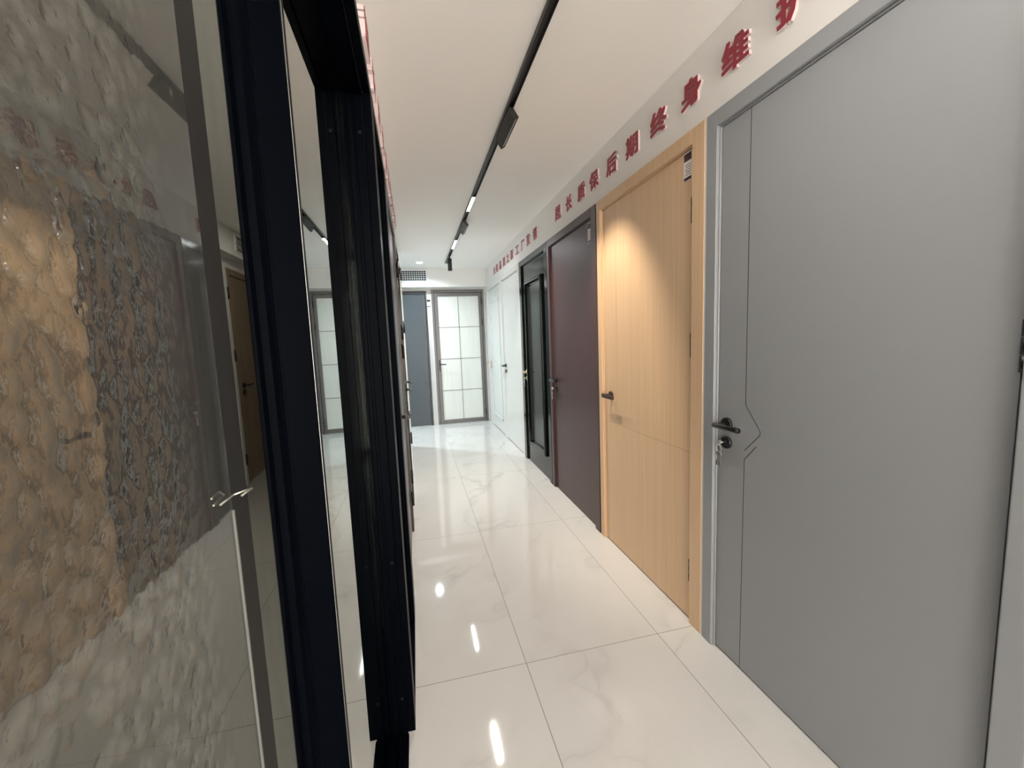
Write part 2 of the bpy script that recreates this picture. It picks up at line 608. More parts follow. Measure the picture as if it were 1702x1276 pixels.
# ---- grey door
r = thing('interior_door', (XL, 0.97, 0), 'wide pale grey door with bent dark groove line and black lever, nearest on the right', 'door', ROW)
frame_side(r, 0.490, 1.447, 0.056, 0.056, 'grey')
b = nb()
box(b, XL, 1.20, 0.556, 1.382, 0.008, 2.068)
x0, x1 = XL - 0.0004, XL + 0.004
arc = []
cy_, cz_, rr = 1.196, 0.958, 0.017
for k in range(7):
    t = R_(-40 + 82 * k / 6)
    arc.append((cy_ - rr * math.cos(t), cz_ + rr * math.sin(t)))
up_line = [(1.2475, 0.879)] + arc + [(1.2465, 1.050), (1.2485, 2.066)]
strip_yz(b, up_line, 0.0042, x0, x1, 1)
strip_yz(b, [(1.195, 0.906), (1.2475, 0.845), (1.2500, 0.009)], 0.0042, x0, x1, 1)
obj('leaf', b, ['grey', 'groove'], r, bevel=0.0015)
lever_side(r, 1.334, 0.962, XL, 'black_metal', -1, 0.112, 'round')
b = nb(); box(b, XL + 0.002, XL + 0.010, 1.3835, 1.3865, 0.90, 1.035)
obj('strike_plate', b, 'black_metal', r)
for z in (1.80, 1.268, 0.25):
    hinge_side(r, 0.551, z, XL)

# ---- light oak door
r = thing('interior_door', (XL, 1.97, 0), 'light oak wood door with flat bronze lever and tag in its top corner', 'door', ROW)
frame_side(r, 1.457, 2.437, 0.076, 0.048, 'oak')
b = nb()
box(b, XL, 1.20, 1.548, 2.383, 0.008, 2.068)
strip_yz(b, [(1.552, 0.792), (2.380, 0.786)], 0.004, XL - 0.0003, XL + 0.003, 1)
strip_yz(b, [(2.222, 0.792), (2.222, 2.067)], 0.0025, XL - 0.0003, XL + 0.003, 1)
M['oak_groove'] = mat('oak_groove', (0.42, 0.27, 0.15), 0.5)
obj('leaf', b, ['oak', 'oak_groove'], r, bevel=0.0015)
lever_side(r, 2.300, 0.958, XL, 'bronze', -1, 0.125, 'flat', keyhole=False, rose_r=0.024)
for z in (1.822, 1.266, 0.245):
    hinge_side(r, 1.544, z, XL)

# ---- maroon door
r = thing('interior_door', (XL, 2.95, 0), 'plain dark maroon wood door between the oak and black doors', 'door', ROW)
frame_side(r, 2.450, 3.426, 0.075, 0.055, 'maroon')
b = nb(); box(b, XL, 1.20, 2.536, 3.368, 0.008, 2.068)
obj('leaf', b, 'maroon', r, bevel=0.0015)
lever_side(r, 3.318, 0.962, XL, 'black_metal', -1, 0.12, 'round')
for z in (1.822, 1.275, 0.25):
    hinge_side(r, 2.532, z, XL)

# ---- black door with raised moulding
r = thing('interior_door', (XL, 3.90, 0), 'glossy black door with raised rectangular moulding and gold lever', 'door', ROW)
frame_side(r, 3.434, 4.372, 0.070, 0.078, 'black_lacquer')
b = nb(); box(b, XL, 1.20, 3.512, 4.286, 0.008, 2.068)
obj('leaf', b, 'black_lacquer', r, bevel=0.0015)
b = nb()
ya, yb, za, zb = 3.585, 4.135, 0.215, 1.895
prof = [(0.0, 0.0), (0.003, 0.026), (0.014, 0.034), (0.028, 0.034), (0.042, 0.012), (0.052, 0.004), (0.056, 0.0)]
rings = []
for ins, h in prof:
    rings.append([b.verts.new((XL - h, yy, zz)) for yy, zz in ((ya + ins, za + ins), (yb - ins, za + ins), (yb - ins, zb - ins), (ya + ins, zb - ins))])
for q0, q1 in zip(rings, rings[1:]):
    for i in range(4):
        j = (i + 1) % 4
        b.faces.new((q0[i], q0[j], q1[j], q1[i]))
obj('moulding', b, 'black_lacquer', r)
b = nb(); box(b, XL - 0.003, XL, ya + 0.056, yb - 0.056, za + 0.056, zb - 0.056)
obj('centre_panel', b, 'black_panel', r)
lever_side(r, 4.225, 0.975, XL, 'brass', -1, 0.12, 'round')
for z in (1.82, 1.27, 0.25):
    hinge_side(r, 3.508, z, XL)

# ---- white doors
for (yr0, yr1, lab, hm, panels) in (
        (4.380, 5.385, 'plain white door with black lever, next to the glossy black door', 'black_metal', False),
        (5.392, 6.420, 'white panelled door with gold lever, closest to the end wall', 'brass', True)):
    r = thing('interior_door', (XL, (yr0 + yr1) / 2, 0), lab, 'door', ROW)
    frame_side(r, yr0, yr1, 0.058, 0.062, 'white_door')
    b = nb(); box(b, XL, 1.20, yr0 + 0.066, yr1 - 0.07, 0.010, 2.066)
    obj('leaf', b, 'white_door', r, bevel=0.002)
    if panels:
        for za, zb in ((0.18, 1.90),):
            b = nb()
            ya, yb = yr0 + 0.18, yr1 - 0.18
            for (p0, p1, q0, q1) in ((ya, ya + 0.03, za, zb), (yb - 0.03, yb, za, zb), (ya, yb, za, za + 0.03), (ya, yb, zb - 0.03, zb)):
                box(b, XL - 0.009, XL, p0, p1, q0, q1)
            obj('moulding', b, 'white_door', r, bevel=0.004)
    lever_side(r, yr1 - 0.125, 0.985, XL, hm, -1, 0.11, 'round')
    for z in (1.80, 1.27, 0.25):
        hinge_side(r, yr0 + 0.064, z, XL)

# ---- a further grey door beside the camera, on the near side of the grey one
r = thing('interior_door', (XL, 0.02, 0), 'pale grey door at the right edge, only its frame in the photo', 'door', ROW)
frame_side(r, -0.455, 0.486, 0.056, 0.056, 'grey')
b = nb(); box(b, XL, 1.20, -0.390, 0.420, 0.008, 2.068)
obj('leaf', b, 'grey', r, bevel=0.0015)

# ---- keys in the locks


def keys(yk, zk, label):
    kb = nb()
    x = XL - 0.016
    cyl(kb, (XL - 0.0128, yk, zk), (x - 0.014, yk, zk), 0.0035, None, 12)      # key in the lock
    box(kb, x - 0.026, x - 0.012, yk - 0.0012, yk + 0.0012, zk - 0.011, zk + 0.011)
    root = obj('key_set', kb, 'steel', None, (x, yk, zk))
    tag(root, label, 'keys', 'key sets hanging from the locks', 'thing')
    rb = nb()
    rc = Vector((x - 0.022, yk, zk - 0.021))
    pts = [rc + Vector((0.002 * math.sin(2 * t), 0.013 * math.sin(t), 0.015 * math.cos(t))) for t in [2 * math.pi * i / 20 for i in range(21)]]
    tube(rb, pts, 0.0012, 8)
    obj('ring', rb, 'steel', root)
    for i, dy in enumerate((-0.007, 0.008)):
        q = nb()
        c0 = rc + Vector((-0.001 + 0.003 * i, dy * 0.5, -0.024))
        c1 = rc + Vector((-0.001 + 0.003 * i, dy * 1.7, -0.075))
        cyl(q, c0 + Vector((-0.001, 0, 0)), c0 + Vector((0.001, 0, 0)), 0.011, None, 16)
        d = (c1 - c0)
        sd = Vector((0, -d.z, d.y)).normalized() * 0.0032
        for s0, s1, wmul in ((0.15, 0.92, 1.0), (0.62, 0.70, 1.7), (0.80, 0.88, 1.6)):
            a, e = c0 + d * s0, c0 + d * s1
            v = [q.verts.new(p) for k in (-0.0009, 0.0009) for p in
                 [a + sd * wmul + Vector((k, 0, 0)), e + sd * wmul + Vector((k, 0, 0)), e - sd * wmul + Vector((k, 0, 0)), a - sd * wmul + Vector((k, 0, 0))]]
            for f in ((0, 1, 2, 3), (4, 7, 6, 5), (0, 4, 5, 1), (1, 5, 6, 2), (2, 6, 7, 3), (3, 7, 4, 0)):
                q.faces.new([v[n_] for n_ in f])
        obj('key', q, 'steel', root)
    return root


keys(1.334, 0.893, 'steel keys hanging from the lock of the pale grey door')
keys(3.318, 0.893, 'steel keys hanging from the lock of the dark maroon door')
keys(4.225, 0.906, 'steel keys hanging from the lock of the glossy black door')
keys(5.260, 0.916, 'steel keys hanging from the lock of the plain white door')
keys(6.295, 0.916, 'steel keys hanging from the lock of the white panelled door')

# ---- paper tags


def price_tag(y0, y1, z0, z1, label):
    x = XL - 0.0005
    b_ = nb(); box(b_, x - 0.0020, x, y0, y1, z0, z1)
    root = obj('price_tag', b_, 'tag_white', None, (x, (y0 + y1) / 2, z0))
    tag(root, label, 'tag', 'paper tags on the doors', 'thing')
    H = z1 - z0
    w_ = y1 - y0
    b_ = nb(); box(b_, x - 0.0026, x - 0.0020, y0 + 0.003, y1 - 0.003, z0 + H * 0.70, z1 - 0.004)
    obj('printed_band', b_, 'tag_brown', root)
    b_ = nb(); box(b_, x - 0.0026, x - 0.0020, y0 + 0.003, y1 - 0.003, z0 + 0.004, z0 + H * 0.14)
    obj('printed_band', b_, 'tag_brown', root)
    b_ = nb()
    for k in range(5):
        zc = z0 + H * (0.22 + 0.085 * k)
        box(b_, x - 0.0026, x - 0.0020, y0 + w_ * 0.12, y1 - w_ * (0.15 + 0.12 * (k % 2)), zc, zc + 0.0022)
    obj('printed_lines', b_, 'tag_brown', root)
    return root


price_tag(1.552, 1.606, 1.950, 2.065, 'small brown and white tag in the top corner of the light oak door')
price_tag(2.542, 2.600, 1.925, 2.055, 'small brown and white tag in the top corner of the maroon door')

# ------------------------------------------------------------------ the end wall
# frosted glass door
r = thing('glass_door', (0.72, YE, 0), 'taupe framed door of eight frosted panes on the end wall', 'door')
gx0, gx1, gz = 0.313, 1.132, 2.136
b = nb()
for (p0, p1, q0, q1) in ((gx0, gx0 + 0.034, 0, gz), (gx1 - 0.034, gx1, 0, gz), (gx0 + 0.034, gx1 - 0.034, gz - 0.046, gz)):
    box(b, p0, p1, YE - 0.030, YE - 0.001, q0, q1)
obj('door_frame', b, 'taupe', r, bevel=0.003)
b = nb()
for (p0, p1, q0, q1) in ((gx0 + 0.038, 0.406, 0.012, gz - 0.05), (1.050, gx1 - 0.038, 0.012, gz - 0.05), (0.406, 1.050, 0.012, 0.068), (0.406, 1.050, 2.036, gz - 0.05)):
    box(b, p0, p1, YE - 0.024, YE - 0.001, q0, q1)
obj('leaf', b, 'taupe', r, bevel=0.003)
b = nb(); box(b, 0.406, 1.050, YE - 0.010, YE - 0.002, 0.068, 2.036)
obj('frosted_glass', b, 'frost', r)
b = nb()
box(b, 0.7205, 0.7275, YE - 0.014, YE - 0.010, 0.068, 2.036)
for z in (1.551, 1.050, 0.543):
    box(b, 0.406, 1.050, YE - 0.014, YE - 0.010, z - 0.0035, z + 0.0035)
obj('glazing_bars', b, 'taupe', r)
hb = nb()
box(hb, 0.372, 0.392, YE - 0.030, YE - 0.024, 0.86, 1.04)
h = obj('handle_plate', hb, 'black_metal', r, bevel=0.002)
hb = nb(); tube(hb, [(0.382, YE - 0.030, 0.972), (0.382, YE - 0.072, 0.972)], 0.008, 14); tube(hb, [(0.374, YE - 0.070, 0.972), (0.480, YE - 0.070, 0.966)], 0.0085, 14)
obj('lever', hb, 'black_metal', h)
for z in (1.95, 1.62, 0.16):
    hb = nb(); cyl(hb, (1.097, YE - 0.031, z - 0.05), (1.097, YE - 0.031, z + 0.05), 0.006, None, 12)
    obj('hinge', hb, 'black_metal', r)

# slate door
r = thing('interior_door', (-0.2, YE, 0), 'dark slate blue plain door on the end wall under the air vent', 'door')
sx0, sx1, sz = -0.66, 0.236, 2.120
b = nb()
for (p0, p1, q0, q1) in ((sx0, sx0 + 0.034, 0, sz), (sx1 - 0.034, sx1, 0, sz), (sx0 + 0.034, sx1 - 0.034, sz - 0.05, sz)):
    box(b, p0, p1, YE - 0.030, YE - 0.001, q0, q1)
obj('door_frame', b, 'slate_frame', r, bevel=0.003)
b = nb(); box(b, sx0 + 0.038, sx1 - 0.038, YE - 0.020, YE - 0.001, 0.008, sz - 0.053)
obj('leaf', b, 'slate', r, bevel=0.002)
hb = nb(); cyl(hb, (sx0 + 0.10, YE - 0.020, 0.97), (sx0 + 0.10, YE - 0.029, 0.97), 0.026, None, 24)
tube(hb, [(sx0 + 0.10, YE - 0.029, 0.97), (sx0 + 0.10, YE - 0.07, 0.97)], 0.008, 12); tube(hb, [(sx0 + 0.09, YE - 0.07, 0.97), (sx0 + 0.21, YE - 0.07, 0.97)], 0.009, 12)
obj('handle', hb, 'black_metal', r)

# tag on the end wall
b = nb(); box(b, 0.239, 0.296, YE - 0.0025, YE - 0.0003, 1.874, 1.992)
tg = obj('price_tag', b, 'tag_white', None, (0.267, YE, 1.874))
tag(tg, 'small brown and white tag on the end wall between slate and glass doors', 'tag', 'paper tags on the doors', 'thing')
b = nb(); box(b, 0.242, 0.293, YE - 0.0032, YE - 0.0025, 1.958, 1.990)
obj('printed_band', b, 'tag_brown', tg)
b = nb(); box(b, 0.242, 0.293, YE - 0.0032, YE - 0.0025, 1.876, 1.886)
obj('printed_band', b, 'tag_brown', tg)

# air vent
r = thing('air_vent', (-0.02, YH, 2.33), 'white rectangular air vent grille on the header above the slate door', 'vent')
b = nb()
vx0, vx1, vz0, vz1 = -0.40, 0.279, 2.238, 2.422
for (p0, p1, q0, q1) in ((vx0, vx0 + 0.036, vz0, vz1), (vx1 - 0.036, vx1, vz0, vz1), (vx0 + 0.036, vx1 - 0.036, vz0, vz0 + 0.020), (vx0 + 0.036, vx1 - 0.036, vz1 - 0.020, vz1)):
    box(b, p0, p1, YH - 0.014, YH - 0.0003, q0, q1)
obj('vent_frame', b, 'vent_white', r, bevel=0.003)
b = nb(); box(b, vx0 + 0.036, vx1 - 0.036, YH - 0.002, YH - 0.0003, vz0 + 0.020, vz1 - 0.020)
obj('duct', b, 'vent_dark', r)
b = nb()
n_ = 5
for k in range(1, n_):
    zc = vz0 + 0.020 + (vz1 - vz0 - 0.040) * k / n_
    box(b, vx0 + 0.036, vx1 - 0.036, YH - 0.012, YH - 0.004, zc - 0.0035, zc + 0.0035)
for k in range(1, 18):
    xc = vx0 + 0.036 + (vx1 - vx0 - 0.072) * k / 18
    box(b, xc - 0.0030, xc + 0.0030, YH - 0.010, YH - 0.003, vz0 + 0.020, vz1 - 0.020)
obj('louvres', b, 'vent_white', r)

# ------------------------------------------------------------------ ceiling lights


def downlight(x, y, label):
    ro = thing('ceiling_downlight', (x, y, CZ), label, 'downlight', 'round recessed ceiling lights')
    b_ = nb()
    ra = []
    for rr_, z_ in ((0.060, CZ - 0.0005), (0.058, CZ - 0.006), (0.047, CZ - 0.008), (0.044, CZ - 0.004)):
        ra.append([b_.verts.new((x + rr_ * math.cos(2 * math.pi * i / 32), y + rr_ * math.sin(2 * math.pi * i / 32), z_)) for i in range(32)])
    for q0, q1 in zip(ra, ra[1:]):
        for i in range(32):
            j = (i + 1) % 32
            b_.faces.new((q0[i], q0[j], q1[j], q1[i]))
    obj('trim_ring', b_, 'vent_white', ro)
    b_ = nb(); cyl(b_, (x, y, CZ - 0.005), (x, y, CZ - 0.003), 0.044, None, 32)
    obj('diffuser', b_, 'led_cool', ro)


downlight(0.148, 6.03, 'round recessed ceiling light glowing cool white in front of the air vent')
downlight(-0.95, 6.0, 'round recessed ceiling light of the side passage, behind the left wall')

r = thing('light_rail', (RX, 3.2, CZ), 'black magnetic lighting rail running along the white ceiling', 'lighting rail')
b = nb()
box(b, RX - 0.015, RX + 0.015, -2.3, 6.05, CZ - 0.008, CZ - 0.0005)
box(b, RX - 0.015, RX - 0.0115, -2.3, 6.05, CZ - 0.021, CZ - 0.008)
box(b, RX + 0.0115, RX + 0.015, -2.3, 6.05, CZ - 0.021, CZ - 0.008)
obj('channel', b, 'spot_black', r)
for xx in (RX - 0.005, RX + 0.005):
    b = nb(); box(b, xx - 0.0012, xx + 0.0012, -2.3, 6.05, CZ - 0.0095, CZ - 0.008)
    obj('conductor', b, 'bronze', r)

for y0, y1, m_, lab in ((3.27, 3.62, 'led', 'glowing linear lamp in the ceiling rail between the two tilted spotlights'),
                        (4.64, 5.06, 'led_cool', 'glowing linear lamp in the ceiling rail before the hanging cylinder spotlight'),
                        (0.55, 0.90, 'led', 'added linear fill lamp in the ceiling rail over the near grey door, above the picture'),
                        (-1.25, -0.90, 'led', 'added linear fill lamp in the ceiling rail at its near end, above the picture')):
    ro = thing('linear_lamp', (RX, (y0 + y1) / 2, CZ - 0.02), lab, 'lamp', 'linear lamps in the ceiling rail')
    b = nb()
    box(b, RX - 0.0113, RX + 0.0113, y0 - 0.012, y1 + 0.012, CZ - 0.0135, CZ - 0.0098)
    box(b, RX - 0.0113, RX + 0.0113, y0 - 0.012, y0, CZ - 0.022, CZ - 0.0135)
    box(b, RX - 0.0113, RX + 0.0113, y1, y1 + 0.012, CZ - 0.022, CZ - 0.0135)
    obj('housing', b, 'spot_black', ro)
    b = nb(); box(b, RX - 0.0113, RX + 0.0113, y0, y1, CZ - 0.0215, CZ - 0.0135)
    obj('diffuser', b, m_, ro)


def tilt_box(bm, u0, u1, v0, v1, y0, y1, ang, org, mi=0):
    """box in a frame turned about y by ang: u runs across, v runs down"""
    ca, sa = math.cos(ang), math.sin(ang)

    def P(u, v, y):
        return (org[0] + u * ca + v * sa, y, org[1] + u * sa - v * ca)
    vs = [bm.verts.new(P(u, v, y)) for u in (u0, u1) for v in (v0, v1) for y in (y0, y1)]
    for q in ((0, 1, 3, 2), (4, 6, 7, 5), (0, 4, 5, 1), (2, 3, 7, 6), (0, 2, 6, 4), (1, 5, 7, 3)):
        bm.faces.new([vs[i] for i in q]).material_index = mi


def grille_spot(y0, y1, label):
    ang = R_(34)
    ro = thing('grille_spotlight', (RX, (y0 + y1) / 2, CZ - 0.02), label, 'spotlight', 'tilted grille spotlights on the rail')
    b_ = nb(); box(b_, RX - 0.011, RX + 0.011, y0 + 0.02, y1 - 0.02, CZ - 0.030, CZ - 0.0105)
    obj('rail_adapter', b_, 'spot_black', ro)
    org = (RX - 0.006, CZ - 0.024)
    b_ = nb()
    tilt_box(b_, -0.013, 0.013, 0.004, 0.050, y0, y1, ang, org)
    # raised rim round the mouth
    for (a0, a1, c0, c1) in ((-0.013, -0.0105, y0, y1), (0.0105, 0.013, y0, y1), (-0.0105, 0.0105, y0, y0 + 0.004), (-0.0105, 0.0105, y1 - 0.004, y1)):
        tilt_box(b_, a0, a1, 0.050, 0.058, c0, c1, ang, org)
    hd = obj('lamp_head', b_, 'spot_black', ro)
    k = 10
    for i in range(k):
        ya_ = y0 + 0.006 + (y1 - y0 - 0.012) * i / k
        yb_ = ya_ + (y1 - y0 - 0.012) / k - 0.006
        b_ = nb()
        tilt_box(b_, -0.0095, 0.0095, 0.0502, 0.0555, ya_, yb_, ang, org)
        obj('reflector_cell', b_, 'spot_cell', hd)


grille_spot(2.02, 2.33, 'black tilted grille spotlight on the ceiling rail, the larger and nearer one')
grille_spot(3.87, 4.18, 'black tilted grille spotlight on the ceiling rail, between the two glowing lamps')

r = thing('cylinder_spotlight', (RX, 5.5, CZ - 0.02), 'black cylinder spotlight hanging from the far end of the ceiling rail', 'spotlight')
b = nb(); box(b, RX - 0.011, RX + 0.0112, 5.44, 5.56, CZ - 0.026, CZ - 0.0105); cyl(b, (RX, 5.5, CZ - 0.026), (RX, 5.5, 2.392), 0.008, None, 12)
obj('rail_adapter', b, 'spot_black', r)
b = nb(); cyl(b, (RX, 5.5, 2.392), (RX, 5.5, 2.386), 0.024, 0.0275, 28); cyl(b, (RX, 5.5, 2.386), (RX, 5.5, 2.238), 0.0275, 0.0275, 28)
obj('lamp_body', b, 'spot_black', r)

# ------------------------------------------------------------------ raised characters
GL = {}


def glyph(ch, ext, off):
    k = (ch, ext, off)
    if k not in GL:
        cu = bpy.data.curves.new('glyph', 'FONT')
        cu.body = ch
        cu.extrude = ext
        cu.offset = off
        cu.resolution_u = 2
        o = bpy.data.objects.new('glyph', cu)
        C.objects.link(o)
        bpy.context.view_layer.update()
        dg = bpy.context.evaluated_depsgraph_get()
        me = bpy.data.meshes.new_from_object(o.evaluated_get(dg))
        bpy.data.objects.remove(o)
        GL[k] = [v.co.copy() for v in me.vertices], [tuple(p.vertices) for p in me.polygons]
        bpy.data.meshes.remove(me)
    return GL[k]


def letter_mesh(name, ch, side, yc, x_a, x_b, m, spr=0.03):
    """the character as a solid between x_a (wall side) and x_b (face); side +1: right wall, read towards the camera"""
    vs, fs = glyph(ch, 1.0, 0.0)
    W_, H_ = 0.1295, 0.110
    xc = 0.5
    out, fs2 = [], []
    # heavy strokes: the outline laid side by side, each copy a hair prouder than the last
    for n_c, (sh, sv) in enumerate(((-spr, -spr * 0.70), (spr * 0.97, -spr * 0.66), (-spr * 0.94, spr * 0.68), (spr * 0.91, spr * 0.72), (0.001, 0.001))):
        k0 = len(out)
        for v in vs:
            yy = yc - side * (v.x - xc + sh) * W_
            zz = 2.248 + (v.y + sv) * H_
            f = (v.z + 1) / 2
            out.append((x_a + (x_b - x_a) * f + (0.00012 if x_b > x_a else -0.00012) * n_c, yy, zz))
        fs2 += [tuple(i + k0 for i in f) for f in fs]
    fs = fs2
    me = bpy.data.meshes.new(name)
    me.from_pydata([(x - x_a, y - yc, z - 2.229) for x, y, z in out], [], fs)
    me.update()
    b_ = bmesh.new()
    b_.from_mesh(me)
    bmesh.ops.remove_doubles(b_, verts=b_.verts, dist=1e-7)
    bmesh.ops.recalc_face_normals(b_, faces=b_.faces)
    b_.to_mesh(me)
    b_.free()
    me.materials.append(M[m])
    o = bpy.data.objects.new(name, me)
    C.objects.link(o)
    o.location = (x_a, yc, 2.229)
    return o


def wall_letter(ch, side, yc, xw, depth, label, group, share=0.86):
    s = -side
    xm = xw + s * depth * share
    body = letter_mesh('wall_letter', ch, side, yc, xw + s * 0.0003, xm, 'acrylic', 0.041)
    tag(body, label, 'letter', group, 'thing')
    f = letter_mesh('letter_face', ch, side, yc, xm, xw + s * depth, 'red', 0.034)
    f.location = (xm - body.location.x, 0, 0)
    f.parent = body


RIGHT = [('护', 1.082, 'over the pale grey door, cut by the picture edge'), ('维', 1.312, 'over the corner of the pale grey door'),
         ('身', 1.545, 'over the joint of grey and oak doors'), ('终', 1.774, 'over the hinge side of the oak door'),
         ('期', 2.006, 'over the middle of the oak door'), ('后', 2.231, 'over the lever side of the oak door'),
         ('保', 2.466, 'over the joint of oak and maroon doors'), ('质', 2.664, 'over the hinge side of the maroon door'),
         ('长', 2.893, 'over the middle of the maroon door'), ('超', 3.120, 'over the lever side of the maroon door'),
         ('销', 3.744, 'over the hinge side of the black door'), ('直', 3.977, 'over the middle of the black door'),
         ('厂', 4.189, 'over the lever side of the black door'), ('工', 4.422, 'over the joint of black and white doors'),
         ('源', 4.672, 'over the hinge side of the plain white door'), ('之', 4.875, 'over the plain white door'),
         ('质', 5.081, 'over the plain white door'), ('品', 5.306, 'over the lever side of the plain white door'),
         ('国', 5.526, 'over the white panelled door'), ('大', 5.725, 'over the white panelled door, the last before the end wall')]
for ch, y, where in RIGHT:
    wall_letter(ch, 1, y * 1.0114, XW, 0.012, 'red raised wall character %s %s' % (ch, where), 'red characters on the right wall')
LEFT = '超长质保后期终身维护'
for i, ch in enumerate(LEFT):
    wall_letter(ch, -1, 1.46 + 0.232 * i, -0.108, 0.027, 'red raised character %s seen edge on above the black frames on the left' % ch, 'red characters on the left wall', 0.96)

# ------------------------------------------------------------------ the black sliding door on the left
r = thing('sliding_door', (-0.16, 0.6, 0), 'black framed glass sliding door filling the left of the picture, hammered glass leaf nearest', 'door')
b = nb()
# head: soffit box and face trim
box(b, -0.250, -0.098, -0.60, 1.315, 2.033, 2.081)
box(b, -0.098, -0.077, -0.60, 1.40, 2.046, 2.081)
box(b, -0.101, -0.098, -0.60, 1.315, 2.026, 2.033)
# far jamb: body, stepped face towards the opening, front trim
box(b, -0.250, -0.101, 1.322, 1.40, 0.0, 2.081)
for x0_, x1_, d_ in ((-0.250, -0.232, 0.004), (-0.222, -0.206, 0.007), (-0.198, -0.180, 0.004), (-0.172, -0.160, 0.007), (-0.146, -0.134, 0.007), (-0.126, -0.101, 0.004)):
    box(b, x0_, x1_, 1.322 - d_, 1.322, 0.0, 2.033)
box(b, -0.101, -0.077, 1.331, 1.40, 0.0, 2.046)
# sill track
box(b, -0.250, -0.098, -0.60, 1.315, 0.0, 0.012)
for x0_ in (-0.236, -0.206, -0.158, -0.128):
    box(b, x0_ - 0.003, x0_ + 0.003, -0.60, 1.315, 0.012, 0.022)
obj('door_frame', b, 'black_alu', r, bevel=0.0015)
b = nb(); box(b, -0.1595, -0.1565, 1.3115, 1.3185, 1.60, 2.030)
obj('brush_seal', b, 'grey_seal', r)
# screw caps on the jamb and at the sill
for z in (0.14, 0.62, 1.93):
    b = nb(); cyl(b, (-0.113, 1.3215, z), (-0.113, 1.3165, z), 0.0065, 0.005, 16)
    obj('screw_cap', b, 'black_seal', r)

# hammered leaf
b = nb()
xa = -0.200
box(b, xa - 0.016, xa - 0.0002, 0.484, 0.527, 0.024, 2.024)
box(b, xa - 0.016, xa + 0.006, -0.58, -0.555, 0.024, 2.024)
box(b, xa - 0.016, xa + 0.006, -0.555, 0.484, 0.024, 0.06)
box(b, xa - 0.016, xa + 0.006, -0.555, 0.484, 1.99, 2.024)
lf = obj('sliding_leaf', b, 'charcoal', r, bevel=0.0015)
b = nb(); box(b, xa - 0.006, xa, -0.555, 0.484, 0.06, 1.99)
obj('hammered_glass', b, 'glass_tex', lf)
b = nb()
box(b, xa, xa + 0.002, 0.4815, 0.4840, 0.55, 1.150)
obj('glazing_bead', b, 'bead', lf)
b = nb()
for q0, q1 in (((xa + 0.003, 0.452), (xa + 0.004, 0.480)), ((xa + 0.004, 0.480), (xa + 0.016, 0.496)), ((xa + 0.016, 0.496), (xa + 0.014, 0.474))):
    cyl(b, (*q0, 1.168), (*q1, 1.168), 0.0011, None, 8)
obj('pull_handle', b, 'edge', lf)

b = nb(); box(b, -0.2345, -0.2325, -0.585, 0.730, 0.024, 2.030)
obj('tinted_glass', b, 'glass_grey', r)

# clear double leaf
b = nb()
yp = 0.674
prof = [(-0.229, 0.000), (-0.226, -0.004), (-0.222, -0.004), (-0.218, 0.004), (-0.214, 0.004), (-0.211, -0.006), (-0.204, -0.006), (-0.200, 0.002), (-0.196, 0.006), (-0.193, 0.006), (-0.191, 0.0), (-0.151, 0.0), (-0.1495, 0.002), (-0.1495, 0.016), (-0.229, 0.016)]
prism(b, [(x_, yp + y_) for x_, y_ in prof], 0.024, 2.024, 'z')
box(b, -0.2285, -0.1525, 0.690, 1.312, 0.0225, 0.030)
lf = obj('sliding_leaf', b, 'black_alu', r)
b = nb(); box(b, -0.1500, -0.1492, yp + 0.0015, yp + 0.003, 0.024, 2.024)
obj('bright_edge', b, 'edge', lf)
b = nb(); box(b, -0.158, -0.152, 0.690, 1.311, 0.030, 2.024)
obj('front_glass', b, 'glass_front', lf)
b = nb(); box(b, -0.2280, -0.2230, 0.690, 1.311, 0.030, 2.024)
obj('rear_glass', b, 'glass_rear', lf)

# ---- second black framed door
r = thing('glass_door', (-0.14, 1.66, 0), 'narrow black framed glass door beyond the sliding door on the left', 'door')
b = nb()
box(b, -0.160, -0.077, 1.405, 1.425, 0.0, 2.081)
box(b, -0.160, -0.077, 1.890, 2.012, 0.0, 2.081)
box(b, -0.160, -0.077, 1.425, 1.890, 2.045, 2.081)
for x0_ in (-0.150, -0.136, -0.122, -0.106, -0.092):
    box(b, x0_ - 0.004, x0_ + 0.004, 1.884, 1.890, 0.0, 2.045)
    box(b, x0_ - 0.003, x0_ + 0.003, 1.425, 1.890, 2.038, 2.045)
box(b, -0.160, -0.077, 1.425, 1.890, 0.0, 0.014)
obj('door_frame', b, 'black_alu', r, bevel=0.0015)
b = nb()
for (y0, y1, z0, z1) in ((1.428, 1.470, 0.016, 2.036), (1.842, 1.882, 0.016, 2.036), (1.470, 1.842, 0.016, 0.08), (1.470, 1.842, 1.97, 2.036)):
    box(b, -0.150, -0.114, y0, y1, z0, z1)
lf = obj('leaf', b, 'black_alu', r, bevel=0.0015)
b = nb(); box(b, -0.134, -0.130, 1.470, 1.842, 0.08, 1.97)
obj('glass_pane', b, 'glass_rear', lf)

# ---- further doors along the left wall, seen edge on
LROW = 'doors on show along the left wall'


